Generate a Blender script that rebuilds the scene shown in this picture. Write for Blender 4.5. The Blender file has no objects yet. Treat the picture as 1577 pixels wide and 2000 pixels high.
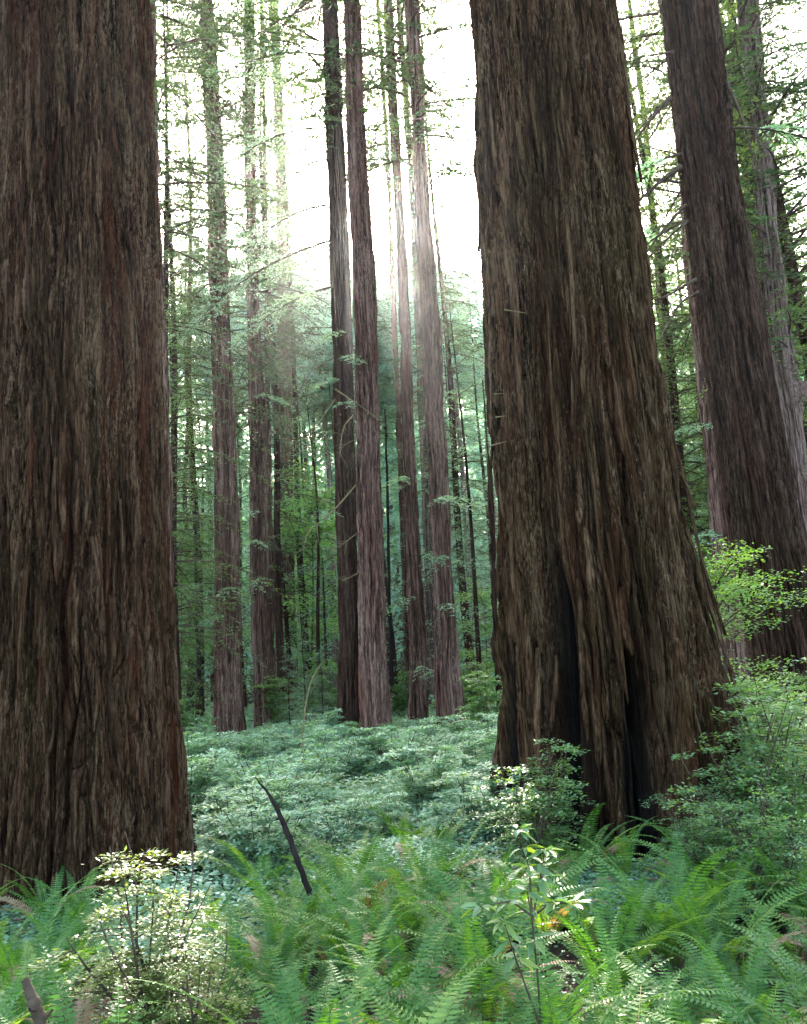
import bpy, math, random
import numpy as np
from mathutils import Matrix, Vector

random.seed(7)
RNG = np.random.default_rng(11)
SC = bpy.context.scene
COL = SC.collection

# ------------------------------------------------------------------ camera
W_, H_, F_ = 1577.0, 2000.0, 1700.0
PITCH, ROLL, EYE = math.radians(11.16), math.radians(3.94), 1.6
cF = np.array([0, math.cos(PITCH), math.sin(PITCH)])
R0 = np.array([1.0, 0, 0]); U0 = np.array([0, -math.sin(PITCH), math.cos(PITCH)])
cR = math.cos(ROLL) * R0 - math.sin(ROLL) * U0
cU = math.sin(ROLL) * R0 + math.cos(ROLL) * U0
CAMP = np.array([0, 0, EYE])
cam = bpy.data.cameras.new("camera")
cam.sensor_fit = 'VERTICAL'; cam.sensor_height = 24.0; cam.lens = 24.0 * F_ / H_
cam.clip_start = 0.05; cam.clip_end = 2000
camo = bpy.data.objects.new("camera", cam); COL.objects.link(camo)
camo.matrix_world = Matrix(((cR[0], cU[0], -cF[0], 0), (cR[1], cU[1], -cF[1], 0), (cR[2], cU[2], -cF[2], EYE), (0, 0, 0, 1)))
SC.camera = camo

def ray(px, py):
    d = cF + (px - W_ / 2) / F_ * cR - (py - H_ / 2) / F_ * cU
    return d / np.linalg.norm(d)
def P(px, py, D):                       # the point seen at a pixel, D metres ahead
    d = ray(px, py)
    return CAMP + d * (D / d[1])
def GX(px, D, z=0.0):                   # x of a point at height z, D metres ahead, seen in pixel column px
    v = np.array([0, D, z - EYE])
    return ((px - W_ / 2) / F_ * v.dot(cF) - v.dot(cR)) / cR[0]

# ------------------------------------------------------------------ light
sd = ray(690, 405)
SUN_EL = math.asin(sd[2]); SUN_AZ = math.atan2(sd[0], sd[1])
world = bpy.data.worlds.new("World"); SC.world = world; world.use_nodes = True
wn = world.node_tree
sky = wn.nodes.new('ShaderNodeTexSky'); sky.sky_type = 'NISHITA'; sky.sun_disc = False
sky.sun_elevation = SUN_EL; sky.sun_rotation = SUN_AZ
sky.air_density = 0.9; sky.dust_density = 4.0; sky.ozone_density = 0.6
bg = wn.nodes['Background']; bg.inputs['Strength'].default_value = 0.15
wn.links.new(sky.outputs[0], bg.inputs[0])
sl = bpy.data.lights.new("sun", 'SUN'); sl.energy = 2.0; sl.angle = math.radians(0.5); sl.color = (1.0, 0.93, 0.80)
so = bpy.data.objects.new("sun", sl); COL.objects.link(so)
so.rotation_euler = Vector(tuple(sd)).to_track_quat('Z', 'Y').to_euler()
so.location = (0, 30, 60)
SC.view_settings.view_transform = 'Standard'; SC.view_settings.look = 'None'
SC.view_settings.exposure = 4.1; SC.view_settings.gamma = 1.0
cy = SC.cycles
cy.use_denoising = True
cy.max_bounces = 8; cy.diffuse_bounces = 5; cy.glossy_bounces = 2; cy.transmission_bounces = 4; cy.volume_bounces = 0
cy.sample_clamp_indirect = 4.0

# ------------------------------------------------------------------ noise
_perm = np.random.default_rng(3).permutation(256); _perm = np.concatenate([_perm, _perm, _perm])
_grad = np.random.default_rng(4).normal(size=(256, 3)); _grad /= np.linalg.norm(_grad, axis=1)[:, None]
def noise3(x, y, z):
    x, y, z = np.broadcast_arrays(np.asarray(x, float), y, z)
    xi, yi, zi = np.floor(x).astype(int), np.floor(y).astype(int), np.floor(z).astype(int)
    xf, yf, zf = x - xi, y - yi, z - zi
    xi &= 255; yi &= 255; zi &= 255
    u, v, w = [t * t * t * (t * (t * 6 - 15) + 10) for t in (xf, yf, zf)]
    def g(i, j, k):
        h = _perm[_perm[_perm[(xi + i) & 255] + ((yi + j) & 255)] + ((zi + k) & 255)]
        gr = _grad[h]
        return gr[..., 0] * (xf - i) + gr[..., 1] * (yf - j) + gr[..., 2] * (zf - k)
    def lp(a, b, t): return a + (b - a) * t
    return 1.5 * lp(lp(lp(g(0,0,0), g(1,0,0), u), lp(g(0,1,0), g(1,1,0), u), v),
                    lp(lp(g(0,0,1), g(1,0,1), u), lp(g(0,1,1), g(1,1,1), u), v), w)
def sstep(a, b, x):
    t = np.clip((x - a) / (b - a), 0, 1); return t * t * (3 - 2 * t)
def ground(x, y):
    x = np.asarray(x, float); y = np.asarray(y, float)
    g = 0.09 * noise3(x * 0.35, y * 0.35, 0.5) + 0.25 * noise3(x * 0.07, y * 0.07, 3.5) * sstep(10, 40, y)
    g = g + 0.20 * np.exp(-(((x - 2.0) / 1.6) ** 2 + ((y - 7.2) / 1.6) ** 2))
    g = g + 0.12 * np.exp(-(((x + 2.7) / 1.3) ** 2 + ((y - 7.0) / 1.3) ** 2))
    return g + 40 * sstep(52, 170, y) + 4.0 * sstep(30, 90, np.abs(x))

# ------------------------------------------------------------------ mesh helpers
def quad_mesh(name, V, Q, mat, tint=None, smooth=False):
    V = np.ascontiguousarray(V, np.float32); Q = np.ascontiguousarray(Q, np.int32)
    me = bpy.data.meshes.new(name)
    me.vertices.add(len(V)); me.vertices.foreach_set('co', V.ravel())
    me.loops.add(Q.size); me.loops.foreach_set('vertex_index', Q.ravel())
    me.polygons.add(len(Q)); me.polygons.foreach_set('loop_start', np.arange(0, Q.size, 4, dtype=np.int32))
    if smooth: me.polygons.foreach_set('use_smooth', np.ones(len(Q), bool))
    if tint is not None:
        a = me.attributes.new('tint', 'FLOAT', 'POINT'); a.data.foreach_set('value', np.ascontiguousarray(tint, np.float32))
    me.materials.append(mat); me.update(calc_edges=True)
    return me
class MB:
    def __init__(s): s.V, s.Q, s.T, s.n = [], [], [], 0
    def add(s, V, Q, T=None):
        if len(V) == 0: return
        s.V.append(V); s.Q.append(np.asarray(Q) + s.n); s.n += len(V)
        s.T.append(np.full(len(V), 0.5) if T is None else T)
    def leaves(s, B, D, S, l, w, tint, wide=0.42, fold=0.0):
        n = len(B)
        if n == 0: return
        l = np.broadcast_to(l, n)[:, None]; w = np.broadcast_to(w, n)[:, None]
        N = np.cross(D, S)
        mid = B + D * l * wide
        V = np.stack([B, mid + S * w * .5 + N * w * fold, B + D * l, mid - S * w * .5 + N * w * fold], 1).reshape(-1, 3)
        s.add(V, np.arange(n * 4).reshape(n, 4), np.repeat(np.broadcast_to(tint, n), 4))
    def tube(s, pts, rad, k=6, tint=0.5):
        pts = np.asarray(pts, float); m = len(pts); rad = np.broadcast_to(rad, m)
        t = np.gradient(pts, axis=0); t /= np.linalg.norm(t, axis=1)[:, None] + 1e-9
        ref = np.array([0, 0, 1.0]) if abs(t[:, 2].mean()) < 0.8 else np.array([1.0, 0, 0])
        a = np.cross(t, ref); a /= np.linalg.norm(a, axis=1)[:, None] + 1e-9
        b = np.cross(t, a)
        th = np.arange(k) * 2 * np.pi / k
        V = pts[:, None, :] + rad[:, None, None] * (a[:, None, :] * np.cos(th)[None, :, None] + b[:, None, :] * np.sin(th)[None, :, None])
        i = np.arange(m - 1)[:, None] * k; j = np.arange(k)[None, :]; j2 = (j + 1) % k
        Q = np.stack([i + j, i + j2, i + k + j2, i + k + j], -1).reshape(-1, 4)
        s.add(V.reshape(-1, 3), Q, np.full(m * k, tint))
    def mesh(s, name, mat, smooth=False):
        return quad_mesh(name, np.concatenate(s.V), np.concatenate(s.Q), mat, np.concatenate(s.T), smooth)
def two_mesh(name, a, b, ma, mb_):
    Va, Qa, Ta = np.concatenate(a.V), np.concatenate(a.Q), np.concatenate(a.T)
    Vb, Qb, Tb = np.concatenate(b.V), np.concatenate(b.Q), np.concatenate(b.T)
    me = quad_mesh(name, np.concatenate([Va, Vb]), np.concatenate([Qa, Qb + len(Va)]), ma, np.concatenate([Ta, Tb]))
    me.materials.append(mb_)
    me.polygons.foreach_set('material_index', np.concatenate([np.zeros(len(Qa), np.int32), np.ones(len(Qb), np.int32)]))
    return me
def link(name, me, parent=None, loc=None, rz=0.0, sc=None):
    o = bpy.data.objects.new(name, me); COL.objects.link(o)
    if parent is not None: o.parent = parent
    if loc is not None: o.location = tuple(loc)
    if rz: o.rotation_euler = (0, 0, rz)
    if sc is not None: o.scale = (sc, sc, sc) if np.isscalar(sc) else sc
    return o
def tag(o, label, cat, group=None, kind=None):
    o['label'] = label
    if cat: o['category'] = cat
    if group: o['group'] = group
    if kind: o['kind'] = kind
    return o
def thing(name, loc, label, cat, group=None, rz=0.0, sc=None):
    return tag(link(name, None, None, loc, rz, sc), label, cat, group)
def copy_thing(o, loc, rz, sc, label=None):
    c = o.copy(); COL.objects.link(c); c.location = tuple(loc); c.rotation_euler = (0, 0, rz); c.scale = (sc, sc, sc)
    if label: c['label'] = label
    for ch in list(o.children):
        d = ch.copy(); COL.objects.link(d); d.parent = c
    return c
def unit(a): return a / (np.linalg.norm(a, axis=-1, keepdims=True) + 1e-9)

# ------------------------------------------------------------------ materials
def newmat(name):
    m = bpy.data.materials.new(name); m.use_nodes = True
    nt = m.node_tree; nt.nodes.clear()
    out = nt.nodes.new('ShaderNodeOutputMaterial')
    return m, nt, out
def nd(nt, t, **kw):
    n = nt.nodes.new(t)
    for k, v in kw.items():
        if k.startswith('i_'): n.inputs[k[2:].replace('_', ' ')].default_value = v
        else: setattr(n, k, v)
    return n
def ramp(nt, fac, stops):
    r = nt.nodes.new('ShaderNodeValToRGB')
    e = r.color_ramp.elements
    while len(e) < len(stops): e.new(0.5)
    for q, (p, c) in zip(e, stops): q.position = p; q.color = (*c, 1)
    nt.links.new(fac, r.inputs[0]); return r
def mapped(nt, co, scale, loc=(0, 0, 0)):
    m = nd(nt, 'ShaderNodeMapping'); m.inputs['Scale'].default_value = scale; m.inputs['Location'].default_value = loc
    nt.links.new(co, m.inputs[0]); return m.outputs[0]
def noise_n(nt, co, scale, detail=5, rough=0.6, dist=0.0):
    n = nd(nt, 'ShaderNodeTexNoise'); n.inputs['Scale'].default_value = scale; n.inputs['Detail'].default_value = detail
    n.inputs['Roughness'].default_value = rough; n.inputs['Distortion'].default_value = dist
    nt.links.new(co, n.inputs['Vector']); return n.outputs['Fac']
def mixc(nt, fac, a, b, mode='MIX'):
    m = nd(nt, 'ShaderNodeMix', data_type='RGBA', blend_type=mode)
    for s, v in ((m.inputs[0], fac), (m.inputs[6], a), (m.inputs[7], b)):
        if hasattr(v, 'links') or isinstance(v, bpy.types.NodeSocket): nt.links.new(v, s)
        else: s.default_value = v if np.isscalar(v) else (*v, 1)
    return m.outputs[2]
def bark_mat(name, cols, red=(0.16, 0.055, 0.03), red_amt=0.6, moss=(0.10, 0.11, 0.045), moss_amt=0.4, fs=1.0, bump=0.9):
    m, nt, out = newmat(name)
    co = nd(nt, 'ShaderNodeTexCoord').outputs['Object']
    fa = noise_n(nt, mapped(nt, co, (1, 1, 0.035)), 24 * fs, 4, 0.65, 0.3)
    fb = noise_n(nt, mapped(nt, co, (1, 1, 0.065)), 85 * fs, 4, 0.7, 0.3)
    tn = nd(nt, 'ShaderNodeAttribute', attribute_name='tint').outputs['Fac']
    def lin(a, k, b):
        q = nd(nt, 'ShaderNodeMath', operation='MULTIPLY_ADD'); q.inputs[1].default_value = k
        nt.links.new(a, q.inputs[0])
        if isinstance(b, float): q.inputs[2].default_value = b
        else: nt.links.new(b, q.inputs[2])
        return q.outputs[0]
    fib = lin(fa, 0.75, lin(fb, 0.95, lin(tn, 0.22, -0.46)))
    base = ramp(nt, fib, [(0.30, tuple(c * .6 for c in cols[0])), (0.42, cols[1]), (0.54, tuple(c * 1.15 for c in cols[2])), (0.68, tuple(c * 1.35 for c in cols[3]))]).outputs[0]
    rf = ramp(nt, lin(tn, 0.16, lin(noise_n(nt, mapped(nt, co, (1, 1, 0.05), (3, 7, 1)), 5.5 * fs, 5, 0.65, 0.3), 1.0, -0.08)), [(0.52, (0, 0, 0)), (0.64, (red_amt,) * 3)]).outputs[0]
    rc = ramp(nt, fb, [(0.36, tuple(c * .35 for c in red)), (0.62, red)]).outputs[0]
    c1 = mixc(nt, rf, base, rc)
    mf = ramp(nt, noise_n(nt, mapped(nt, co, (1, 1, 0.3), (9, 2, 5)), 2.3 * fs, 9, 0.75, 0.2), [(0.48, (0, 0, 0)), (0.64, (moss_amt,) * 3)]).outputs[0]
    mc = ramp(nt, fb, [(0.38, tuple(c * .25 for c in moss)), (0.60, moss)]).outputs[0]
    c2 = mixc(nt, mf, c1, mc)
    spn = noise_n(nt, mapped(nt, co, (1, 1, 0.2), (1, 4, 8)), 70 * fs, 5, 0.75)
    spm = noise_n(nt, mapped(nt, co, (1, 1, 0.25), (5, 1, 3)), 3.0 * fs, 4, 0.6)
    sp = ramp(nt, lin(spm, 0.6, lin(spn, 1.0, -0.30)), [(0.57, (0, 0, 0)), (0.66, (0.8,) * 3)]).outputs[0]
    c3 = mixc(nt, sp, c2, tuple(c * 1.35 for c in cols[4]))
    c3 = mixc(nt, nd(nt, 'ShaderNodeAttribute', attribute_name='hollow_shade').outputs['Fac'], c3, (0.006, 0.005, 0.004))  # painted shade: blackens the colour inside the carved hollows
    p = nd(nt, 'ShaderNodeBsdfPrincipled'); p.inputs['Roughness'].default_value = 0.95; p.inputs['Specular IOR Level'].default_value = 0.02
    nt.links.new(c3, p.inputs['Base Color'])
    b = nd(nt, 'ShaderNodeBump'); b.inputs['Strength'].default_value = bump; b.inputs['Distance'].default_value = 0.03
    nt.links.new(fib, b.inputs['Height'])
    b2 = nd(nt, 'ShaderNodeBump'); b2.inputs['Strength'].default_value = bump * .7; b2.inputs['Distance'].default_value = 0.012
    nt.links.new(noise_n(nt, mapped(nt, co, (1, 1, 0.12)), 90 * fs, 4, 0.7), b2.inputs['Height'])
    nt.links.new(b.outputs[0], b2.inputs['Normal']); nt.links.new(b2.outputs[0], p.inputs['Normal'])
    nt.links.new(p.outputs[0], out.inputs[0])
    return m
def leaf_mat(name, lo, mid, hi, trans=0.45, rough=0.45, spec=0.4, obj_var=0.35, warm=None, ttint=(1.0, 0.97, 0.38)):
    m, nt, out = newmat(name)
    at = nd(nt, 'ShaderNodeAttribute', attribute_name='tint').outputs['Fac']
    oi = nd(nt, 'ShaderNodeObjectInfo').outputs['Random']
    ma = nd(nt, 'ShaderNodeMath', operation='MULTIPLY_ADD'); ma.inputs[1].default_value = obj_var; ma.inputs[2].default_value = -obj_var / 2
    nt.links.new(oi, ma.inputs[0])
    ad = nd(nt, 'ShaderNodeMath', operation='ADD'); nt.links.new(at, ad.inputs[0]); nt.links.new(ma.outputs[0], ad.inputs[1])
    c = ramp(nt, ad.outputs[0], [(0.0, lo), (0.5, mid), (0.95, hi)] + ([(0.97, warm)] if warm else [])).outputs[0]
    p = nd(nt, 'ShaderNodeBsdfPrincipled'); p.inputs['Roughness'].default_value = rough; p.inputs['Specular IOR Level'].default_value = spec
    nt.links.new(c, p.inputs['Base Color'])
    t = nd(nt, 'ShaderNodeBsdfTranslucent')
    tc = mixc(nt, 1.0, c, ttint, 'MULTIPLY'); g = nd(nt, 'ShaderNodeHueSaturation'); g.inputs['Value'].default_value = 1.5; g.inputs['Saturation'].default_value = 1.05
    nt.links.new(tc, g.inputs['Color']); nt.links.new(g.outputs[0], t.inputs[0])
    mx = nd(nt, 'ShaderNodeMixShader'); mx.inputs[0].default_value = trans
    nt.links.new(p.outputs[0], mx.inputs[1]); nt.links.new(t.outputs[0], mx.inputs[2]); nt.links.new(mx.outputs[0], out.inputs[0])
    return m
def plain_mat(name, c1, c2, scale=8, rough=0.9, stretch=(1, 1, 1), bump=0.4):
    m, nt, out = newmat(name)
    co = nd(nt, 'ShaderNodeTexCoord').outputs['Object']
    n = noise_n(nt, mapped(nt, co, stretch), scale, 8, 0.7)
    c = ramp(nt, n, [(0.35, c1), (0.65, c2)]).outputs[0]
    p = nd(nt, 'ShaderNodeBsdfPrincipled'); p.inputs['Roughness'].default_value = rough; p.inputs['Specular IOR Level'].default_value = 0.05
    b = nd(nt, 'ShaderNodeBump'); b.inputs['Strength'].default_value = bump; b.inputs['Distance'].default_value = 0.02
    nt.links.new(n, b.inputs['Height']); nt.links.new(b.outputs[0], p.inputs['Normal'])
    nt.links.new(c, p.inputs['Base Color']); nt.links.new(p.outputs[0], out.inputs[0])
    return m

M_BARK_L = bark_mat("bark_left", [(0.0035, 0.0017, 0.0009), (0.0148, 0.0069, 0.0034), (0.0335, 0.0172, 0.0086), (0.0705, 0.0414, 0.0215), (0.0810, 0.0543, 0.0282)],
                    red=(0.0459, 0.0114, 0.0041), red_amt=0.8, moss=(0.0301, 0.0228, 0.0080), moss_amt=0.5)
M_BARK_R = bark_mat("bark_right", [(0.0037, 0.0020, 0.0010), (0.0151, 0.0078, 0.0037), (0.0337, 0.0190, 0.0087), (0.0706, 0.0433, 0.0216), (0.0840, 0.0574, 0.0302)],
                    red=(0.0370, 0.0111, 0.0043), red_amt=0.65, moss=(0.0252, 0.0202, 0.0052), moss_amt=0.6, fs=0.85)
M_BARK_D = bark_mat("bark_dark", [(0.0024, 0.0012, 0.0009), (0.0092, 0.0048, 0.0029), (0.0230, 0.0121, 0.0073), (0.0460, 0.0277, 0.0172), (0.0491, 0.0342, 0.0209)],
                    red=(0.0276, 0.0084, 0.0040), red_amt=0.65, moss=(0.0168, 0.0136, 0.0049), moss_amt=0.35, fs=0.6)
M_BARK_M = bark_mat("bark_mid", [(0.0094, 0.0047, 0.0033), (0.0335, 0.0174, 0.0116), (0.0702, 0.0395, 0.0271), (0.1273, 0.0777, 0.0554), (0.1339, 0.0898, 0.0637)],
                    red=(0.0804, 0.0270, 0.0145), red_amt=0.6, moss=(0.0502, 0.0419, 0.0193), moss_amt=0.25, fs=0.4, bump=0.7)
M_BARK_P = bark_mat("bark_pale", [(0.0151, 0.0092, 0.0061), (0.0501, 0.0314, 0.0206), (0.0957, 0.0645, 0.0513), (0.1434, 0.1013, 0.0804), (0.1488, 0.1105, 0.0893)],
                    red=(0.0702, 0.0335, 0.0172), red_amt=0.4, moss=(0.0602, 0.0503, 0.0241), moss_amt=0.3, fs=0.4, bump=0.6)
M_TWIG = plain_mat("twig_bark", (0.025, 0.017, 0.011), (0.075, 0.055, 0.036), 12)
M_MOSSY = plain_mat("mossy_twig", (0.07, 0.055, 0.025), (0.16, 0.135, 0.06), 14)
M_SOIL = plain_mat("forest_soil", (0.02, 0.014, 0.010), (0.075, 0.05, 0.032), 5, bump=1.0)
M_CHAR = plain_mat("charred_wood", (0.004, 0.003, 0.003), (0.018, 0.013, 0.010), 16, stretch=(1, 1, 0.2))
M_NEEDLE = leaf_mat("conifer_needles", (0.022, 0.045, 0.022), (0.05, 0.095, 0.045), (0.10, 0.15, 0.06), trans=0.4, rough=0.5)
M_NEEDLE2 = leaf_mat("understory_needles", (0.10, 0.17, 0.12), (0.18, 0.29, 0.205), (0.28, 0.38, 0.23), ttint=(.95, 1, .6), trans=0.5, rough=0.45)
M_NEEDLE3 = leaf_mat("near_needles", (0.045, 0.09, 0.04), (0.09, 0.165, 0.065), (0.17, 0.25, 0.08), trans=0.5, rough=0.5)
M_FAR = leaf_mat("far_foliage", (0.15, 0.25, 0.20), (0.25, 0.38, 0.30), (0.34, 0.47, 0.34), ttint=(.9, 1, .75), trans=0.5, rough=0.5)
M_MAPLE = leaf_mat("broad_leaves", (0.09, 0.19, 0.08), (0.17, 0.31, 0.13), (0.26, 0.41, 0.16), trans=0.55)
M_VINE = leaf_mat("vine_maple_leaves", (0.05, 0.11, 0.035), (0.095, 0.19, 0.055), (0.17, 0.28, 0.075), trans=0.5)
M_FERN = leaf_mat("fern_blade", (0.022, 0.068, 0.016), (0.062, 0.146, 0.031), (0.19, 0.27, 0.055), trans=0.45, rough=0.5, spec=0.15, warm=(0.22, 0.16, 0.06))
M_DRY = leaf_mat("dry_fern", (0.16, 0.09, 0.04), (0.22, 0.14, 0.07), (0.30, 0.22, 0.12), trans=0.3, rough=0.7)
M_HERB = leaf_mat("herb_leaves", (0.06, 0.135, 0.065), (0.165, 0.29, 0.165), (0.30, 0.43, 0.28), trans=0.35, rough=0.5, spec=0.28)
M_SHRUB = leaf_mat("shrub_leaves", (0.05, 0.11, 0.045), (0.105, 0.195, 0.075), (0.18, 0.28, 0.09), trans=0.5, rough=0.4)
M_SHRUB_Y = leaf_mat("pale_shrub_leaves", (0.085, 0.12, 0.03), (0.145, 0.195, 0.05), (0.21, 0.25, 0.075), trans=0.5, rough=0.4)
M_BROAD = leaf_mat("sapling_leaves", (0.06, 0.12, 0.04), (0.09, 0.17, 0.06), (0.20, 0.26, 0.05), trans=0.45, rough=0.45, spec=0.45)

# ------------------------------------------------------------------ trunks
def trunk_mesh(name, prof, D, mat, height, nang=120, dz=0.05, zfine=14.0, fw=0.10, depth=0.04, stretch=14, twist=0.0, flute=0.0, seed=0, knots=(), hollows=(), lump=0.015, ztop_r=0.12, below=0.35, toe=0.0):
    pts = []
    for (y, xl, xr) in prof:
        a, b = P(xl, y, D), P(xr, y, D)
        hw = abs(b[0] - a[0]) / 2 ; c = (a + b) / 2
        pts.append((c[2], c[0], hw / math.sqrt(1 + (hw / D) ** 2)))
    pts.sort()
    Z = np.array([p[0] for p in pts]); X = np.array([p[1] for p in pts]); Rr = np.array([p[2] for p in pts])
    x0 = np.interp(0.0, Z, X); 
    # extend upward with the slope of the upper part, taper to the tip
    k = max(0, len(Z) - 3)
    sx = (X[-1] - X[k]) / max(Z[-1] - Z[k], 1e-3) * 0.5
    zt = np.array([Z[-1] + 2, height]); xt = X[-1] + sx * np.minimum(zt - Z[-1], 6); rt = np.array([Rr[-1] * 0.96, ztop_r])
    Z = np.concatenate([Z, zt]); X = np.concatenate([X, xt]); Rr = np.concatenate([Rr, rt])
    zs = np.concatenate([np.arange(-below, min(zfine, height), dz), np.linspace(min(zfine, height), height, 24)])
    def smooth_interp(v):
        zz = np.linspace(-1, height, 900); a = np.interp(zz, Z, v)
        kk = np.hanning(31); kk /= kk.sum(); a2 = np.convolve(np.pad(a, 15, mode='edge'), kk, mode='valid')
        return np.interp(zs, zz, a2)
    xc = smooth_interp(X) - x0; rc = smooth_interp(Rr) * (1 + toe * np.exp(-np.clip(zs, 0, 9) / .45))
    th = np.linspace(0, 2 * np.pi, nang, endpoint=False)
    TH, ZZ = np.meshgrid(th, zs); 
    Rm = float(np.interp(3.0, Z, Rr))
    A = TH + twist * ZZ + 0.05 * noise3(np.cos(TH) * 1.5 + seed, np.sin(TH) * 1.5, ZZ * 0.35)
    s1 = Rm / fw * 0.5
    cx, sy = np.cos(A), np.sin(A)
    zq = ZZ / (fw * stretch)
    def cells(wid, hgt, off, wamp):       # bark strips: jittered cells, periodic around the trunk
        nu = max(8, int(2 * np.pi * Rm / wid))
        wv = noise3(cx * s1 * .35 + off, sy * s1 * .35 + seed, ZZ / (hgt * .9)) * wamp + .35 * noise3(cx * s1 * 1.2 + off, sy * s1 * 1.2 + seed, ZZ / (hgt * .35)) * wamp
        U = A / (2 * np.pi) * nu + wv; Vv = ZZ / hgt + 1.7 * noise3(cx * s1 * .6 + off * 2, sy * s1 * .6, ZZ / (hgt * 3)) 
        iu, iv = np.floor(U).astype(int), np.floor(Vv).astype(int)
        f1 = np.full(A.shape, 9.0); f2 = np.full(A.shape, 9.0); cid = np.zeros(A.shape, int); tl = np.zeros(A.shape)
        for du in (-1, 0, 1):
            for dv in (-1, 0, 1):
                cu, cv = iu + du, iv + dv
                hsh = _perm[(_perm[(cu % nu) & 255] + cv + int(off * 7) + (cu % nu) // 256) & 255]; h2 = _perm[hsh + 37]
                px_, py_ = cu + .5 + .8 * (hsh / 255 - .5), cv + .5 + .9 * (h2 / 255 - .5)
                d = np.sqrt((U - px_) ** 2 + ((Vv - py_) * .8) ** 2)
                nw = d < f1
                f2 = np.where(nw, f1, np.minimum(f2, d)); cid = np.where(nw, hsh, cid); tl = np.where(nw, (U - px_) * (h2 / 255 - .5) - (Vv - py_) * .7, tl); f1 = np.where(nw, d, f1)
        return f2 - f1, cid / 255.0, tl
    disp = np.zeros_like(A)
    wx = 0.28 * noise3(cx * s1 * .5, sy * s1 * .5 + seed, ZZ / (fw * 9))
    n1 = noise3(cx * s1 + wx + seed * 3.1, sy * s1 + wx, zq)
    n1b = noise3(cx * s1 * .7 + 31 + wx, sy * s1 * .7 + seed * 2, zq * .26)
    n3 = noise3(cx * s1 * 4.6 + 3, sy * s1 * 4.6 + wx * 2 + seed, zq * 4)
    n0 = noise3(cx * s1 * 0.4 + 11 + seed, sy * s1 * 0.4, zq * 0.45)
    e1, c1, t1 = cells(fw * .95, fw * stretch * .75, seed + 1, 1.3)
    e2, c2, t2 = cells(fw * .34, fw * stretch * .20, seed + 5, 1.6)
    brk = np.clip(.75 + .9 * n0, .15, 1.6)
    disp -= 1.35 * depth * np.exp(-(np.abs(n1) / 0.11) ** 1.4) * brk
    disp -= 2.0 * depth * np.exp(-(np.abs(n1b) / 0.075) ** 1.4) * np.clip(.75 + n0, .3, 1.6)
    disp -= 0.75 * depth * np.exp(-(e1 / 0.13) ** 1.3) * brk
    disp += depth * (0.55 * (c1 - .5) + .28 * t1)
    disp -= 0.22 * depth * np.exp(-(e2 / 0.16) ** 1.3)
    disp += depth * (0.22 * (c2 - .5) + .10 * t2)
    disp += 0.16 * depth * n3 + 0.4 * depth * n0
    tint = .45 * c1 + .55 * c2
    disp += lump * noise3(cx * 1.6 + seed, sy * 1.6, ZZ * 0.6)
    if flute:
        fl = noise3(np.cos(TH + twist * ZZ) * 2.3 + seed * 2, np.sin(TH + twist * ZZ) * 2.3, ZZ * 0.10)
        disp += flute * fl * (0.25 + 0.75 * np.exp(-np.clip(ZZ, 0, None) / 1.4)) * 1.0
        fl2 = noise3(np.cos(TH + twist * ZZ) * 4.6 + seed * 5, np.sin(TH + twist * ZZ) * 4.6, ZZ * 0.16)
        disp -= flute * 0.9 * np.exp(-(fl2 / 0.15) ** 2) * (0.2 + 0.8 * np.exp(-np.clip(ZZ, 0, None) / 1.6))
    for (kz, ka, kr, kam) in knots:
        dd = ((ZZ - kz) ** 2 + ((np.angle(np.exp(1j * (TH - ka)))) * Rm) ** 2) / kr ** 2
        disp += kam * np.exp(-dd) + kam * 0.5 * np.exp(-dd) * np.sin(6 * np.sqrt(dd) + 3 * n0)
    hollow_shade = np.zeros_like(A)
    for (ha, hw_, hz, hd) in hollows:       # base hollows with shade painted in: angle, half width, height, depth
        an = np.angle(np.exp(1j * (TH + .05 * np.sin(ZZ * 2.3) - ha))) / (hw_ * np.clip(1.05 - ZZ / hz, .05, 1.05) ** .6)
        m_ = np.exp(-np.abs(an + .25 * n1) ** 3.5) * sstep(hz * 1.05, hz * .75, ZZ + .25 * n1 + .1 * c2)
        disp -= hd * m_; hollow_shade = np.maximum(hollow_shade, m_)
    scale = np.clip(rc / Rm, 0.05, 1.3)[:, None]
    RR = rc[:, None] + disp * np.minimum(scale, 1.0)
    V = np.stack([xc[:, None] + RR * np.cos(TH), RR * np.sin(TH), ZZ], -1).reshape(-1, 3)
    m = len(zs)
    i = np.arange(m - 1)[:, None] * nang; j = np.arange(nang)[None, :]; j2 = (j + 1) % nang
    Q = np.stack([i + j, i + j2, i + nang + j2, i + nang + j], -1).reshape(-1, 4)
    me = quad_mesh(name, V, Q, mat, tint.ravel(), True)
    if hollows: a_ = me.attributes.new('hollow_shade', 'FLOAT', 'POINT'); a_.data.foreach_set('value', hollow_shade.ravel().astype(np.float32))
    return me, x0, lambda z: (np.interp(z, zs, xc), np.interp(z, zs, rc))

def redwood(name, label, group, prof, D, mat, height, **kw):
    me, x0, ax = trunk_mesh("trunk", prof, D, mat, height, **kw)
    z0 = float(ground(x0, D))
    t = thing(name, (x0, D, 0), label, 'tree', group)
    link("trunk", me, t)
    return t, ax

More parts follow.
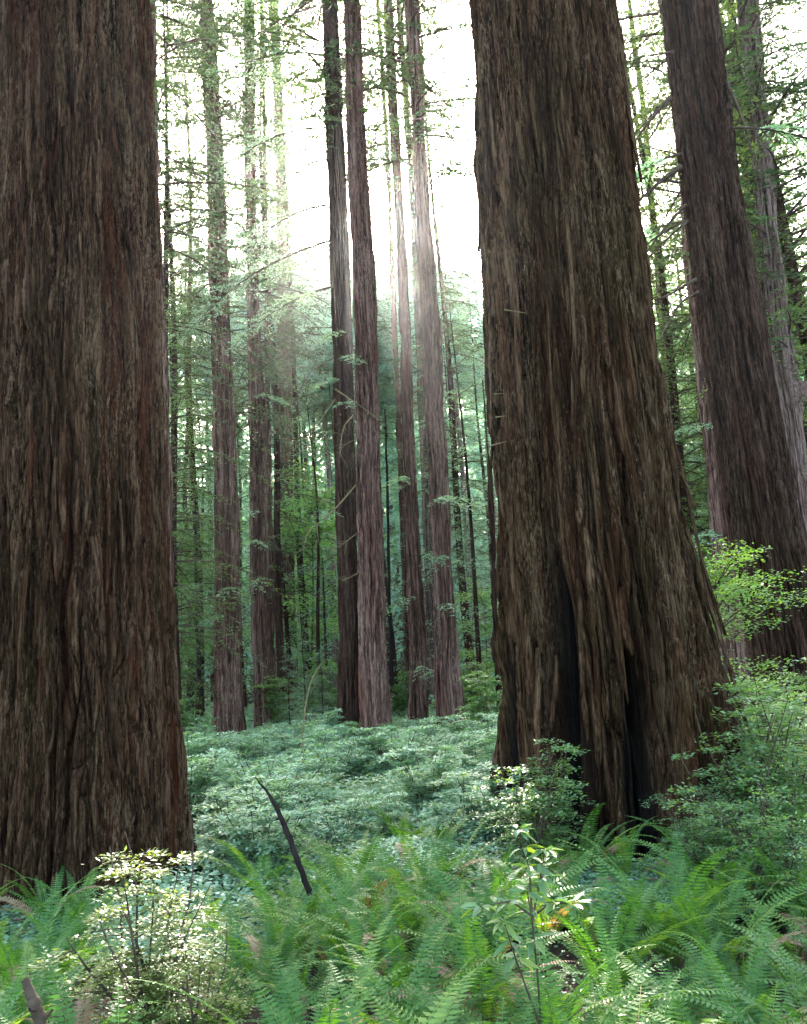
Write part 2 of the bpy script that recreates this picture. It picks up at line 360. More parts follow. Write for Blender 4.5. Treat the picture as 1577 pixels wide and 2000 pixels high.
G_BIG = None
T = {}
T['L'] = redwood("redwood_tree", "massive straight redwood trunk with reddish shaggy bark, cut by the left edge of the photo", None,
    [(0, 0, 290), (250, -4, 302), (600, -12, 317), (900, -18, 324), (1100, -25, 333), (1350, -38, 347), (1500, -50, 355), (1600, -62, 362), (1700, -85, 378), (1790, -120, 400)], 7.2, M_BARK_L, 58,
    nang=1000, dz=0.014, zfine=8.4, fw=0.07, depth=0.06, stretch=20, twist=0.02, flute=0.05, seed=1.3)
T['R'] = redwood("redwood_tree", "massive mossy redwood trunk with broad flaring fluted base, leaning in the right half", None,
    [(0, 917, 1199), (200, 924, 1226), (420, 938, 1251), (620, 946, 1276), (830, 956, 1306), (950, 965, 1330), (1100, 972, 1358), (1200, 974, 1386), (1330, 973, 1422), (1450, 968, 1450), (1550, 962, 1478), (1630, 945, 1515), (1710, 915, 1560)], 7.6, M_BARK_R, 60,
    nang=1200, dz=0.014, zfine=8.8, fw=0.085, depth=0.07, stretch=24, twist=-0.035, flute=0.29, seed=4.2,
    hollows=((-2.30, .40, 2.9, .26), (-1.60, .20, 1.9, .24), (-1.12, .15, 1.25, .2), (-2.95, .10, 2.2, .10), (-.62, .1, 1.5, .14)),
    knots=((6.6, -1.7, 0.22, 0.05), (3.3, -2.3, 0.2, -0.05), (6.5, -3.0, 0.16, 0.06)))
T['FR'] = redwood("redwood_tree", "tall dark ridged redwood beside the big mossy trunk, with dead side limbs", None,
    [(0, 1294, 1398), (180, 1311, 1421), (400, 1337, 1452), (600, 1362, 1487), (780, 1388, 1518), (1000, 1420, 1560), (1150, 1443, 1586), (1250, 1462, 1606), (1400, 1480, 1640), (1500, 1490, 1665)], 13.5, M_BARK_D, 55,
    nang=420, dz=0.03, zfine=15, fw=0.10, depth=0.06, stretch=24, twist=0.0, flute=0.08, seed=8.1, knots=((8.7, -1.6, 0.5, 0.03),))
MIDG = 'slender redwoods in the middle distance'
mids = {
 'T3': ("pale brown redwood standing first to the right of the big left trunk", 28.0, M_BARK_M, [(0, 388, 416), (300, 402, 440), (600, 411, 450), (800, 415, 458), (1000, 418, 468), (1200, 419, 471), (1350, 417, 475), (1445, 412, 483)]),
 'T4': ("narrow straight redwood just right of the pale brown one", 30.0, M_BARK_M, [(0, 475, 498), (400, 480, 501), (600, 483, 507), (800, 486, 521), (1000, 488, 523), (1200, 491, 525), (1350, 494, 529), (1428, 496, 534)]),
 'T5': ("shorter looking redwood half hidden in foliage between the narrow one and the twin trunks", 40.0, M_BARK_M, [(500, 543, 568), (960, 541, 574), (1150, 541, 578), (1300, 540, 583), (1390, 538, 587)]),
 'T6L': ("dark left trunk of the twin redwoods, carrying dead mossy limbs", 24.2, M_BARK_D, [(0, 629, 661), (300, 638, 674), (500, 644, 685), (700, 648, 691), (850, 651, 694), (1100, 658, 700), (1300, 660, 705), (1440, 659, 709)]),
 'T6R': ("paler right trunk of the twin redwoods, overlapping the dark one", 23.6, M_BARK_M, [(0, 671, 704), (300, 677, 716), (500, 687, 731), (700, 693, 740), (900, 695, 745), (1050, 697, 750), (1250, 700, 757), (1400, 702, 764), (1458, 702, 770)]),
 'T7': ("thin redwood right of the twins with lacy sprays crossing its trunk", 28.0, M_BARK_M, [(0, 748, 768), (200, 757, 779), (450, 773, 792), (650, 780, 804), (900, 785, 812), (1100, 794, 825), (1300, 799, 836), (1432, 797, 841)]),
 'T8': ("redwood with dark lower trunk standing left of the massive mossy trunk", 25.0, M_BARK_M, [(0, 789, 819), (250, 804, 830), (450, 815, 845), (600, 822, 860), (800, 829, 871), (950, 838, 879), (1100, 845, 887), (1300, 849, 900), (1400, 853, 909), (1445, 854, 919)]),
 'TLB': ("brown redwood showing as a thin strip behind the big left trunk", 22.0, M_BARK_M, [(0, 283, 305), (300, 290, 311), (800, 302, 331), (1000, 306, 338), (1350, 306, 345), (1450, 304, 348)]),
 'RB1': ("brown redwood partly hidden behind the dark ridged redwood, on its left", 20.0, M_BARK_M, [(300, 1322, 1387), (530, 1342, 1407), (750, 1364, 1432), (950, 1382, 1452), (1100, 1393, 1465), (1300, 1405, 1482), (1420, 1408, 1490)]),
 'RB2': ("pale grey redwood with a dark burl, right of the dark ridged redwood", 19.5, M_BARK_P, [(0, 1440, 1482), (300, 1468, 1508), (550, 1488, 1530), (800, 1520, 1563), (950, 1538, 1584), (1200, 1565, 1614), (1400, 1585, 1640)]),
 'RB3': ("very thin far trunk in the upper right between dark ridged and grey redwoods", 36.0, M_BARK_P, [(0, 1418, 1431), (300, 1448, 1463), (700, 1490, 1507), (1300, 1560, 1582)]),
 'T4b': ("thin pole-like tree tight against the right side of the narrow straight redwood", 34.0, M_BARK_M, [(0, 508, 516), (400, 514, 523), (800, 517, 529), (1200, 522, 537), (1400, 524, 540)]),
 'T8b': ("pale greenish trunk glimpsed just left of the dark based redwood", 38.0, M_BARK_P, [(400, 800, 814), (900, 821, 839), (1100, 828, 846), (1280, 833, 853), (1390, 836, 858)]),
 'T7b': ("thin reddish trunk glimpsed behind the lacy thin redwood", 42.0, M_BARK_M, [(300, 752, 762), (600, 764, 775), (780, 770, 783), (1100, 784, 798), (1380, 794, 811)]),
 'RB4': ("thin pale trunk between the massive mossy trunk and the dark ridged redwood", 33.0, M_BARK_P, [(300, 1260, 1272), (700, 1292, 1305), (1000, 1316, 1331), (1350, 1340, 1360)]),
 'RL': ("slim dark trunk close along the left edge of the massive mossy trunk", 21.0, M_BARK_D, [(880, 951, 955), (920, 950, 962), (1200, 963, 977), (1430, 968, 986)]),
}
for i, (k, (lab, D, mat, prof)) in enumerate(mids.items()):
    kn = ()
    if k == 'RB2': kn = ((7.6, -0.5, 0.35, 0.22), (5.5, -1.2, 0.2, 0.08), (10, -1.8, 0.25, 0.07))
    T[k] = redwood("redwood_tree", lab, MIDG, prof, D, mat, 46 + 6 * random.random() if k != 'RL' else 9.0, nang=150, dz=0.07, zfine=25, fw=0.11, depth=0.06, stretch=26, flute=0.05, seed=i * 2.7 + 12, knots=kn, lump=0.05, toe=.16)

# ------------------------------------------------------------------ conifer foliage
def spray(mb, tw, p0, az, L, e0, droop, leaf, rng, twig_gap=0.16, dens=1.0, tint0=0.5, flat=0.35):
    """one drooping bough: an axis (into tw) and flat sprays of short needled twigs (into mb)"""
    n = max(6, int(L / 0.22)); t = np.linspace(0, 1, n)
    dh = np.array([math.cos(az), math.sin(az), 0]); sh = np.array([-math.sin(az), math.cos(az), 0])
    hor = L * (t - 0.12 * t ** 2) * math.cos(e0); ver = L * (math.sin(e0) * t - droop * t ** 2)
    wob = 0.06 * L * np.sin(t * rng.uniform(2, 5) + rng.uniform(0, 6)) * t
    ax = p0 + hor[:, None] * dh + wob[:, None] * sh + ver[:, None] * np.array([0, 0, 1.0])
    if tw is not None: tw.tube(ax, np.maximum(0.012 * L * (1 - t) ** 0.8 * 0.8, 0.005), 5)
    nt = int(L * 0.88 / twig_gap)
    for side in (1, -1):
        tt = 0.12 + 0.88 * (np.arange(nt) + rng.uniform(0, 1, nt)) / nt
        B = np.stack([np.interp(tt, t, ax[:, c]) for c in range(3)], 1)
        tl = (0.42 * L ** 0.8) * (1 - tt) ** 0.7 * np.minimum(1, tt * 4) * rng.uniform(.5, 1.2, nt) + 0.10
        ang = rng.uniform(0.65, 1.15, nt)
        d = unit(np.cos(ang)[:, None] * dh + side * np.sin(ang)[:, None] * sh + np.stack([0 * ang, 0 * ang, rng.uniform(-.45, .1, nt)], 1))
        keep = rng.uniform(0, 1, nt) < 0.85
        B, tl, d = B[keep], tl[keep], d[keep]
        if len(B) == 0: continue
        if tw is not None: tw.leaves(B, unit(d - np.array([0, 0, .15])), unit(np.cross(d, np.array([0, 0, 1.0]) + 0 * d)), tl, .016, .5, .2)
        nl = max(4, int(tl.max() / (leaf * 0.36) * dens))
        u = (np.arange(nl)[None, :] + rng.uniform(0, 1, (len(B), nl))) / nl
        dr = np.zeros((len(B), nl, 3)); dr[..., 2] = -0.35 * tl[:, None] * u ** 2
        LB = B[:, None, :] + d[:, None, :] * (tl[:, None] * u)[..., None] + dr
        ok = (rng.uniform(0, 1, u.shape) < (tl / tl.max())[:, None] * 1.1)
        sgn = rng.choice([-1, 1], u.shape)
        dp = unit(np.cross(d, np.array([0, 0, 1.0])))
        LD = unit(d[:, None, :] * rng.uniform(.3, .9, u.shape)[..., None] + dp[:, None, :] * (sgn * rng.uniform(.5, 1, u.shape))[..., None] + rng.normal(0, flat * .6, u.shape + (3,)))
        LS = unit(np.cross(LD, np.array([0, 0, 1.0]) + rng.normal(0, flat, u.shape + (3,))))
        LB, LD, LS = LB[ok], LD[ok], LS[ok]
        m = len(LB)
        mb.leaves(LB, LD, LS, leaf * rng.uniform(.6, 1.3, m), leaf * 0.29 * rng.uniform(.7, 1.3, m), np.clip(tint0 + rng.normal(0, .16, m), 0, .93))

def conifer(seed, h, zlo, zhi, nb, Lmax, leaf, taper=True, droop=(.15, .45), shape=1.0, twig_gap=0.16, dens=1.0, mats=None, r0=0.1, az_lim=None):
    rng = np.random.default_rng(seed)
    mb, tw = MB(), MB()
    for i in range(nb):
        f = (i + rng.uniform(0, 1)) / nb
        z = zlo + (zhi - zlo) * f
        L = Lmax * ((1 - f) ** shape if taper else 1.0) * rng.uniform(.5, 1.1) + 0.3
        if taper: L *= min(1.0, 0.55 + f * 3)
        az = rng.uniform(0, 2 * np.pi) if az_lim is None else rng.uniform(*az_lim)
        spray(mb, tw, np.array([r0 * .6 * math.cos(az), r0 * .6 * math.sin(az), z]), az, L, rng.uniform(-.15, .4), rng.uniform(*droop), leaf, rng, twig_gap, dens, rng.uniform(.3, .65))
    return mb, tw

# ------------------------------------------------------------------ ground
def grid_mesh(name, xs, ys, mat, fn):
    X, Y = np.meshgrid(xs, ys); Z = fn(X, Y)
    V = np.stack([X, Y, Z], -1).reshape(-1, 3); n = len(xs)
    i = np.arange(len(ys) - 1)[:, None] * n; j = np.arange(n - 1)[None, :]
    Q = np.stack([i + j, i + j + 1, i + n + j + 1, i + n + j], -1).reshape(-1, 4)
    return quad_mesh(name, V, Q, mat, None, True)
def dense(a, b, c, d, s):      # coarse - fine - coarse spacing
    return np.unique(np.concatenate([np.linspace(a, b, 30), np.arange(b, c, s), np.linspace(c, d, 40)]))
g = link("forest_floor", grid_mesh("forest_floor", dense(-220, -14, 14, 220, 0.18), dense(-60, 1, 32, 330, 0.18), M_SOIL, ground))
tag(g, "dark brown forest floor of soil and litter under the ferns", None, None, 'structure')

# ------------------------------------------------------------------ crowns of the redwoods
crowns = []
for s in range(3):
    mb, tw = conifer(40 + s, 46, 9.5, 44, 190, 4.4, 0.17, droop=(.2, .6), shape=0.5, twig_gap=0.2, dens=0.9, r0=0.35)
    crowns.append(two_mesh("crown", mb, tw, M_NEEDLE, M_TWIG))
ci = 0
for k in ('T3', 'T4', 'TLB', 'T8', 'T6L', 'RB1', 'RB2', 'RB3', 'T7'):
    t, ax = T[k]; cm = crowns[ci % 3]; ci += 1
    rz = random.uniform(0, 6.28); dz = {'T8': 7, 'T6L': 8, 'T7': 9}.get(k, random.uniform(-2, 3))
    top = ax(15.0)[0]
    link("crown", cm, t, (top * .8, 0, dz), rz)
# high crowns of the three great trees (well above the picture)
mb, tw = conifer(60, 58, 20, 56, 60, 5.0, 0.30, droop=(.2, .5), shape=0.6, twig_gap=0.3, dens=0.8, r0=0.5)
bc = two_mesh("crown", mb, tw, M_NEEDLE, M_TWIG)
for k in ('L', 'R', 'FR'):
    t, ax = T[k]; rz = random.uniform(0, 6)
    link("crown", bc, t, (ax(20)[0], 0, 0), rz)

# ------------------------------------------------------------------ background conifers
hem = []
for s, (h, Lm, nb, lf) in enumerate([(22, 3.4, 190, .19), (16, 2.9, 150, .17), (27, 4.0, 230, .21), (11, 2.2, 110, .13)]):
    mb, tw = conifer(80 + s, h, 0.9, h, nb, Lm, lf, droop=(.1, .45), shape=0.75, twig_gap=0.19, dens=0.85)
    tk = MB(); zz = np.linspace(-.3, h, 24); wob = 0.12 * np.sin(zz * .5 + s) 
    tk.tube(np.stack([wob, wob * .5, zz], 1), np.linspace(h * .0085, .015, 24), 9)
    hem.append((tk.mesh("trunk", M_BARK_D, True), two_mesh("crown", mb, tw, M_NEEDLE2, M_TWIG)))
mb, tw = conifer(89, 27, 16.5, 27, 200, 4.2, .24, droop=(.1, .45), shape=0.6, twig_gap=0.19, dens=0.9)
tk = MB(); zz = np.linspace(-.3, 27, 24); tk.tube(np.stack([.1 * np.sin(zz * .4), 0 * zz, zz], 1), np.linspace(.26, .02, 24), 9)
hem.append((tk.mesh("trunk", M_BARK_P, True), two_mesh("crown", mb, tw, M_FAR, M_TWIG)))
mb, tw = conifer(95, 19, 2.0, 19, 62, 2.6, .15, droop=(.2, .6), shape=0.7, twig_gap=0.2, dens=0.75)
tk = MB(); zz = np.linspace(-.3, 19, 24); tk.tube(np.stack([.15 * np.sin(zz * .4), .1 * np.cos(zz * .3), zz], 1), np.linspace(.13, .015, 24), 9)
hem.append((tk.mesh("trunk", M_BARK_D, True), two_mesh("crown", mb, tw, M_NEEDLE2, M_TWIG)))
for (sd_, h_, nb_, L_, lf_, zl_, de_) in ((96, 26, 230, 3.7, .10, 1.5, .62), (97, 34, 120, 3.2, .11, 5.0, .7)):   # 6: fine full crown, 7: tall lacy
    mb, tw = conifer(sd_, h_, zl_, h_, nb_, L_, lf_, droop=(.15, .55), shape=0.65, twig_gap=0.17, dens=de_)
    tk = MB(); zz = np.linspace(-.3, h_, 24); tk.tube(np.stack([.12 * np.sin(zz * .35), .1 * np.cos(zz * .3), zz], 1), np.linspace(.17, .015, 24), 9)
    hem.append((tk.mesh("trunk", M_BARK_D, True), two_mesh("crown", mb, tw, M_NEEDLE3 if sd_ == 96 else M_NEEDLE, M_TWIG)))
def hemlock(px, D, v, sc, label, group, name="hemlock_tree"):
    x = float(GX(px, D)); z = float(ground(x, D))
    t = thing(name, (x, D, z), label, 'tree', group, random.uniform(0, 6.28), sc)
    for n, me in zip(("trunk", "crown"), hem[v]): link(n, me, t)
    return t
HG = 'slender conifers in the misty wood behind the big trunks'
HL = 'slender conifer with drooping lacy boughs in the misty wood behind the redwood trunks'
spots = [(345, 36, 0, 1.0), (375, 46, 2, 1.0), (330, 30, 1, .9), (455, 44, 0, 1.1), (560, 50, 0, 1.0), (600, 44, 1, 1.0), 
         (720, 52, 0, 1.1), (770, 46, 1, 1.1), (885, 42, 0, .95), (930, 36, 0, .85), (925, 50, 2, 1.0), (960, 46, 1, 1.2), (985, 33, 0, .9),
         (1290, 40, 2, 1.0), (1330, 48, 2, 1.1), (1310, 30, 1, .9), (1380, 38, 0, 1.1), (1440, 44, 2, 1.1), (1500, 36, 2, 1.0), (1540, 30, 0, 1.1), (1580, 40, 2, 1.1), (1620, 30, 2, 1.0), (1500, 26, 1, .8), (1660, 38, 2, 1.1), (1690, 21, 2, 1.25), (1560, 31, 2, 1.3), (1250, 34, 2, 1.35),
         (520, 38, 3, 1.0), (625, 36, 3, .9), (420, 60, 2, 1.15), (1400, 60, 2, 1.2), (300, 52, 2, 1.2), (200, 40, 2, 1.1), (-60, 34, 2, 1.1), (60, 48, 2, 1.1),
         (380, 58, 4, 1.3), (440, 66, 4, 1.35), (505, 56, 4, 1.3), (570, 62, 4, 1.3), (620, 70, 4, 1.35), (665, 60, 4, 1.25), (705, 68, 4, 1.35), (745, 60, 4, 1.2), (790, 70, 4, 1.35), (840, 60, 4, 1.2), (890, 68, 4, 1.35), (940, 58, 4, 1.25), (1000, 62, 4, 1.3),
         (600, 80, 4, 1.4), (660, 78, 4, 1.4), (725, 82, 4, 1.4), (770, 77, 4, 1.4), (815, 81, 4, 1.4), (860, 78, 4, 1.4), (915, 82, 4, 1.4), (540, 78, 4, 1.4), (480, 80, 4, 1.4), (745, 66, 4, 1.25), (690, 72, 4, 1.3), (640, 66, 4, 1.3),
         (600, 42, 2, 1.3), (545, 46, 2, 1.4), (340, 26, 2, 1.0), (440, 36, 2, 1.2), (1235, 27, 2, 1.0), (1275, 22, 0, 1.0), (1400, 24, 2, 1.0), (1650, 24, 2, 1.1), (1620, 32, 2, 1.2), (1500, 29, 2, 1.15), (1330, 34, 2, 1.3), (900, 40, 2, 1.25)]
spots = [q for q in spots if not (390 < q[0] < 1000 and q[1] < 57)]
spots += [(455, 38, 5, 1.1), (520, 44, 5, 1.0), (565, 36, 5, .9), (610, 48, 5, 1.15), (635, 34, 5, .75), (745, 44, 5, 1.0), (775, 36, 5, .7), (835, 48, 5, 1.1), (890, 33, 5, .8), (925, 40, 5, 1.0), (950, 30, 5, .8), (985, 46, 0, 1.0), (400, 50, 5, 1.2), (480, 54, 5, 1.2), (680, 56, 5, 1.2), (870, 55, 5, 1.2),
          (560, 52, 4, 1.35), (893, 33, 7, 1.0), (930, 38, 7, 1.15), (765, 48, 7, 1.2), (605, 38, 7, 1.05), (560, 33, 7, 1.0), (350, 29, 7, .95), (520, 42, 7, 1.2), (390, 40, 7, 1.2)]
spots = [(a, b, 6, (c * {0: 22, 1: 16, 2: 27}[v] / 26) if v < 3 else c) if (b < 37 and v < 3) else (a, b, v, c) for a, b, v, c in spots]
for (px, D, v, sc) in spots: hemlock(px, D, v, sc, HL, HG)

# ------------------------------------------------------------------ far wood on the slope
mb = MB(); rng = np.random.default_rng(5)
for i in range(440):
    y = rng.uniform(62, 150); x = rng.uniform(-.75, .85) * y; z0 = float(ground(x, y)); h = rng.uniform(16, 34)
    n = 800
    f = rng.uniform(0, 1, n) ** .8; az = rng.uniform(0, 2 * np.pi, n); rad = (h * .17 * (1 - f) ** .7 + .3) * np.sqrt(rng.uniform(.1, 1, n))
    B = np.stack([x + rad * np.cos(az), y + rad * np.sin(az), z0 + 1 + f * h - rad * .25], 1)
    Dv = unit(np.stack([np.cos(az), np.sin(az), rng.uniform(-.9, .1, n)], 1) + rng.normal(0, .3, (n, 3)))
    Sv = unit(np.cross(Dv, rng.normal(0, .5, (n, 3)) + np.array([0, 0, 1.0])))
    mb.leaves(B, Dv, Sv, rng.uniform(.5, 1.1, n), rng.uniform(.2, .45, n), np.clip(rng.uniform(.25, .75) + rng.normal(0, .14, n), 0, .93))
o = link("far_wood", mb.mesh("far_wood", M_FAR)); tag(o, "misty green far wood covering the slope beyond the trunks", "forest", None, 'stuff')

# ------------------------------------------------------------------ maple foliage
def broadleaf(seed, h, spread, nbr, leaf, zlo, mat, tmat=M_TWIG, per=900, trunk_r=.06):
    rng = np.random.default_rng(seed); mb, tk, br = MB(), MB(), MB()
    zz = np.linspace(-.2, h * .8, 14); bend = .05 * h * np.sin(zz / h * 2.2)
    tk.tube(np.stack([bend, bend * .4, zz], 1), np.linspace(trunk_r, trunk_r * .25, 14), 8)
    for i in range(nbr):
        f = rng.uniform(0, 1); z = zlo + (h - zlo) * f; az = rng.uniform(0, 6.28); L = spread * rng.uniform(.4, 1) * math.sin(math.pi * (.2 + .75 * f)) + .2
        b0 = np.array([np.interp(min(z, h * .8), zz, bend), np.interp(min(z, h * .8), zz, bend) * .4, min(z, h * .78)])
        e = b0 + np.array([math.cos(az) * L, math.sin(az) * L, (z - b0[2]) + rng.uniform(-.05, .35) * L])
        t = np.linspace(0, 1, 7)[:, None]; ax = b0 + (e - b0) * t + np.array([0, 0, .12 * L]) * np.sin(t * 3.14)
        br.tube(ax, np.linspace(.015 * h * .12 + .004, .003, 7), 4)
        m = int(per * L / spread)
        tt = rng.uniform(.15, 1, m); B = np.stack([np.interp(tt, t[:, 0], ax[:, c]) for c in range(3)], 1)
        B += rng.normal(0, 1, (m, 3)) * np.array([.18, .18, .045]) * L * .9
        a2 = rng.uniform(0, 6.28, m); Dv = unit(np.stack([np.cos(a2), np.sin(a2), rng.uniform(-.5, .15, m)], 1))
        Sv = unit(np.cross(Dv, np.array([0, 0, 1.0]) + rng.normal(0, .35, (m, 3))))
        mb.leaves(B, Dv, Sv, leaf * rng.uniform(.6, 1.3, m), leaf * .62 * rng.uniform(.7, 1.2, m), np.clip(rng.uniform(.3, .7) + rng.normal(0, .15, m), 0, .93), .45, .08)
    return tk.mesh("trunk", tmat, True), two_mesh("crown", mb, br, mat, tmat)
def plant(name, meshes, px, D, sc, label, cat, group=None, rz=None, names=("trunk", "crown"), loc=None):
    x = float(GX(px, D)); z = float(ground(x, D))
    t = thing(name, loc or (x, D, z), label, cat, group, random.uniform(0, 6.28) if rz is None else rz, sc)
    for n, me in zip(names, meshes): link(n, me, t)
    return t
mp = [broadleaf(90, 12, 4.0, 46, .17, 2.5, M_MAPLE, per=420), broadleaf(91, 9, 3.2, 40, .16, 1.2, M_MAPLE, per=380)]
plant("maple_tree", mp[0], 600, 38, 1.0, "bright green broadleaf tree behind the twin redwoods, left side", "tree", "bright green broadleaf trees")
plant("maple_tree", mp[1], 575, 46, 1.2, "bright green broadleaf tree farther back above the half hidden redwood", "tree", "bright green broadleaf trees")
plant("maple_tree", mp[1], 950, 33, .6, "low bright green broadleaf tree left of the massive mossy trunk", "tree", "bright green broadleaf trees")
plant("maple_tree", mp[0], 350, 42, .9, "bright green broadleaf tree between the big left trunk and the pale brown redwood", "tree", "bright green broadleaf trees")

# ------------------------------------------------------------------ shrubs
def shrub(seed, h, spread, nst, leaf, mat, tiers=10, per=60, flat=.3, tmat=M_TWIG):
    """many thin stems, each ending in flat layered twigs of small leaves"""
    rng = np.random.default_rng(seed); mb, st = MB(), MB()
    for i in range(nst):
        az = rng.uniform(0, 6.28); lean = spread * rng.uniform(.15, .8); hh = h * rng.uniform(.6, 1)
        t = np.linspace(0, 1, 8)
        ax = np.stack([math.cos(az) * lean * t ** 1.4, math.sin(az) * lean * t ** 1.4, hh * t], 1) + .03 * h * np.sin(t * 7 + i)[:, None] * rng.normal(0, 1, 3)
        st.tube(ax, np.linspace(.007 + .004 * h, .002, 8), 5)
        for j in range(tiers):
            u = rng.uniform(.3, 1); b = np.array([np.interp(u, t, ax[:, c]) for c in range(3)])
            a2 = rng.uniform(0, 6.28); L = spread * rng.uniform(.25, .6) * (1.15 - .5 * u)
            dv = np.array([math.cos(a2), math.sin(a2), rng.uniform(-.1, .3)])
            s = np.linspace(0, 1, 5)[:, None]; tx = b + dv * L * s - np.array([0, 0, .2 * L]) * s ** 2
            st.tube(tx, np.linspace(.003, .001, 5), 4)
            m = per; k = rng.uniform(.1, 1, m)
            sv = np.array([-dv[1], dv[0], 0]); off = rng.normal(0, .26, m) * L * (1.1 - k * .6)
            B = b + dv * (L * k)[:, None] - np.array([0, 0, .2 * L]) * (k ** 2)[:, None] + sv * off[:, None]
            B[:, 2] += rng.normal(0, .03 * L + .004, m)
            D = unit(dv * rng.uniform(.2, 1, m)[:, None] + sv * np.sign(off)[:, None] * rng.uniform(.3, 1, m)[:, None] + rng.normal(0, .2, (m, 3)))
            S = unit(np.cross(D, np.array([0, 0, 1.0]) + rng.normal(0, flat, (m, 3))))
            mb.leaves(B, D, S, leaf * rng.uniform(.7, 1.3, m), leaf * .55 * rng.uniform(.7, 1.2, m), np.clip(rng.uniform(.3, .7) + rng.normal(0, .15, m), 0, .93), .45, .06)
    return st.mesh("stems", tmat, True), mb.mesh("foliage", mat)
SN = ("stems", "foliage")
sh_pale = shrub(100, 1.08, .5, 10, .024, M_SHRUB_Y, 11, 85, flat=.18)
plant("huckleberry_shrub", sh_pale, 300, 4.1, 1.05, "pale sunlit huckleberry bush in front of the big left trunk", "shrub", None, names=SN)
plant("huckleberry_shrub", sh_pale, 395, 3.9, .72, "lower straggly pale huckleberry bush right beside the tall pale sunlit one", "shrub", None, names=SN)
sh_dark = [shrub(101 + i, 1.2, .8, 14, .035, M_SHRUB, 9, 55) for i in range(3)]
plant("huckleberry_shrub", sh_dark[0], 1045, 6.5, .85, "leafy bush climbing the left foot of the massive mossy trunk", "shrub", None, names=SN)
plant("huckleberry_shrub", sh_dark[1], 1400, 5.9, .55, "dark bush growing against the middle of the massive mossy trunk's base", "shrub", None, names=SN)
RG = 'bushes crowding the right edge'
RLb = 'leafy green bush in the thicket at the right edge beside the mossy trunk'
for i, (px, D, s) in enumerate([(1480, 6.2, 1.0), (1560, 6.6, 1.1), (1540, 5.4, .75), (1500, 8.5, 1.05), (1590, 9.5, 1.15), (1450, 9.5, .95), (1640, 7.5, 1.2), (1520, 11.5, 1.2)]):
    plant("huckleberry_shrub", sh_dark[i % 3], px, D, s, RLb, "shrub", RG, names=SN)
vm = broadleaf(120, 3.1, 1.4, 30, .05, .9, M_VINE, per=300, trunk_r=.025)
plant("vine_maple", vm, 1450, 10.0, 1.0, "bright green young maple with layered leaves in front of the dark ridged redwood", "tree", None)
hp = [shrub(130 + i, 1.7, 1.0, 10, .07, M_SHRUB, 12, 60) for i in range(2)]
MG = 'leafy bushes around the feet of the middle redwoods'
for i, (px, D, s, lab) in enumerate([(545, 30, 1.3, "green bush between narrow straight redwood and the young conifers"), (640, 33, 1.4, "green bush against the left foot of the twin redwoods"), (930, 27, 1.3, "green bush right of the dark based redwood"),
        (960, 20, 1.1, "green bush at the left edge of the massive mossy trunk"), (360, 24, 1.0, "green bush beside the thin brown strip of redwood"), (790, 34, 1.3, "green bush behind the thin lacy redwood"), (690, 21, .55, "low bluish green bush in front of the twin redwoods"), (745, 20.5, .5, "low bluish green bush at the right foot of the twin redwoods")]):
    plant("understory_bush", hp[i % 2], px, D, s, lab, "shrub", MG, names=SN)
cb = [shrub(150 + i, .95, .7, 12, .045, M_HERB, 11, 75, flat=.2) for i in range(3)]
rng = np.random.default_rng(31); nb_ = 0; spots2 = []
CG = 'pale mint bushes of the clearing'; CL = 'pale mint green bush with layered leaves in the clearing between the two massive trunks'
while nb_ < 70:
    y = 7.2 + 17 * rng.uniform(); x = rng.uniform(-.27, .13) * y
    if any((x - a) ** 2 + (y - b) ** 2 < .5 for a, b in spots2): 
        nb_ += .2; continue
    spots2.append((x, y)); nb_ += 1
    t = plant("clearing_bush", cb[len(spots2) % 3], 0, 1, rng.uniform(.6, 1.25) * (.75 if y < 9 else 1), CL, "shrub", CG, names=SN, loc=(x, y, float(ground(x, y)) - .05))
YG = 'young conifers between narrow redwood and twins'
for (px, D, s, lab) in [(600, 27, .36, "tallest young conifer in the clearing left of the twin redwoods"), (570, 29, .30, "small young conifer right of the narrow straight redwood"), (635, 28, .26, "smallest young conifer touching the twin redwoods' left side")]:
    hemlock(px, D, 3, s, lab, YG, "conifer_sapling")

# thin dark poles and saplings
def pole(name, pts, D, r, mat, label, cat, dz=None):
    w = np.array([P(px, py, D + (dd if dz else 0)) for (px, py), dd in zip(pts, dz or [0] * len(pts))])
    o0 = w[0].copy(); t = np.linspace(0, 1, 20); tt = np.linspace(0, 1, len(w))
    q = np.stack([np.interp(t, tt, w[:, c]) for c in range(3)], 1) - o0
    for _ in range(2): q[1:-1] = (q[:-2] + 2 * q[1:-1] + q[2:]) / 4
    rr = np.interp(t, np.linspace(0, 1, len(r)), r) * (1 + .10 * np.sin(t * 23) * np.cos(t * 11))
    rg = np.random.default_rng(int(pts[0][0])); q[1:-1] += rg.normal(0, .13, (18, 3)) * r[0] * np.array([1, 1, .3])
    mb = MB(); mb.tube(q, rr, 9)
    for k in (5, 9, 13):
        d = unit(rg.normal(0, 1, 3) + np.array([0, 0, .5])); mb.tube(q[k] + d * np.linspace(0, r[0] * rg.uniform(2, 5), 4)[:, None], np.linspace(rr[k] * .5, rr[k] * .2, 4), 5)
    o = link(name, mb.mesh(name, mat, True), None, o0)
    return tag(o, label, cat)
pole("bare_sapling", [(391, 1360), (386, 1250), (383, 1090), (381, 950)], 34, [.09, .06, .03], M_CHAR, "thin dark bare sapling between the big left trunk and pale brown redwood", "sapling")
pole("bare_sapling", [(766, 1340), (760, 1150), (757, 940), (752, 800)], 27, [.06, .045, .02], M_CHAR, "thin dark bare sapling tight beside the twin redwoods on their right", "sapling")
pole("bare_sapling", [(638, 1300), (634, 1200), (630, 1090)], 36, [.06, .05, .02], M_CHAR, "thin dark bare sapling left of the twin redwoods", "sapling")
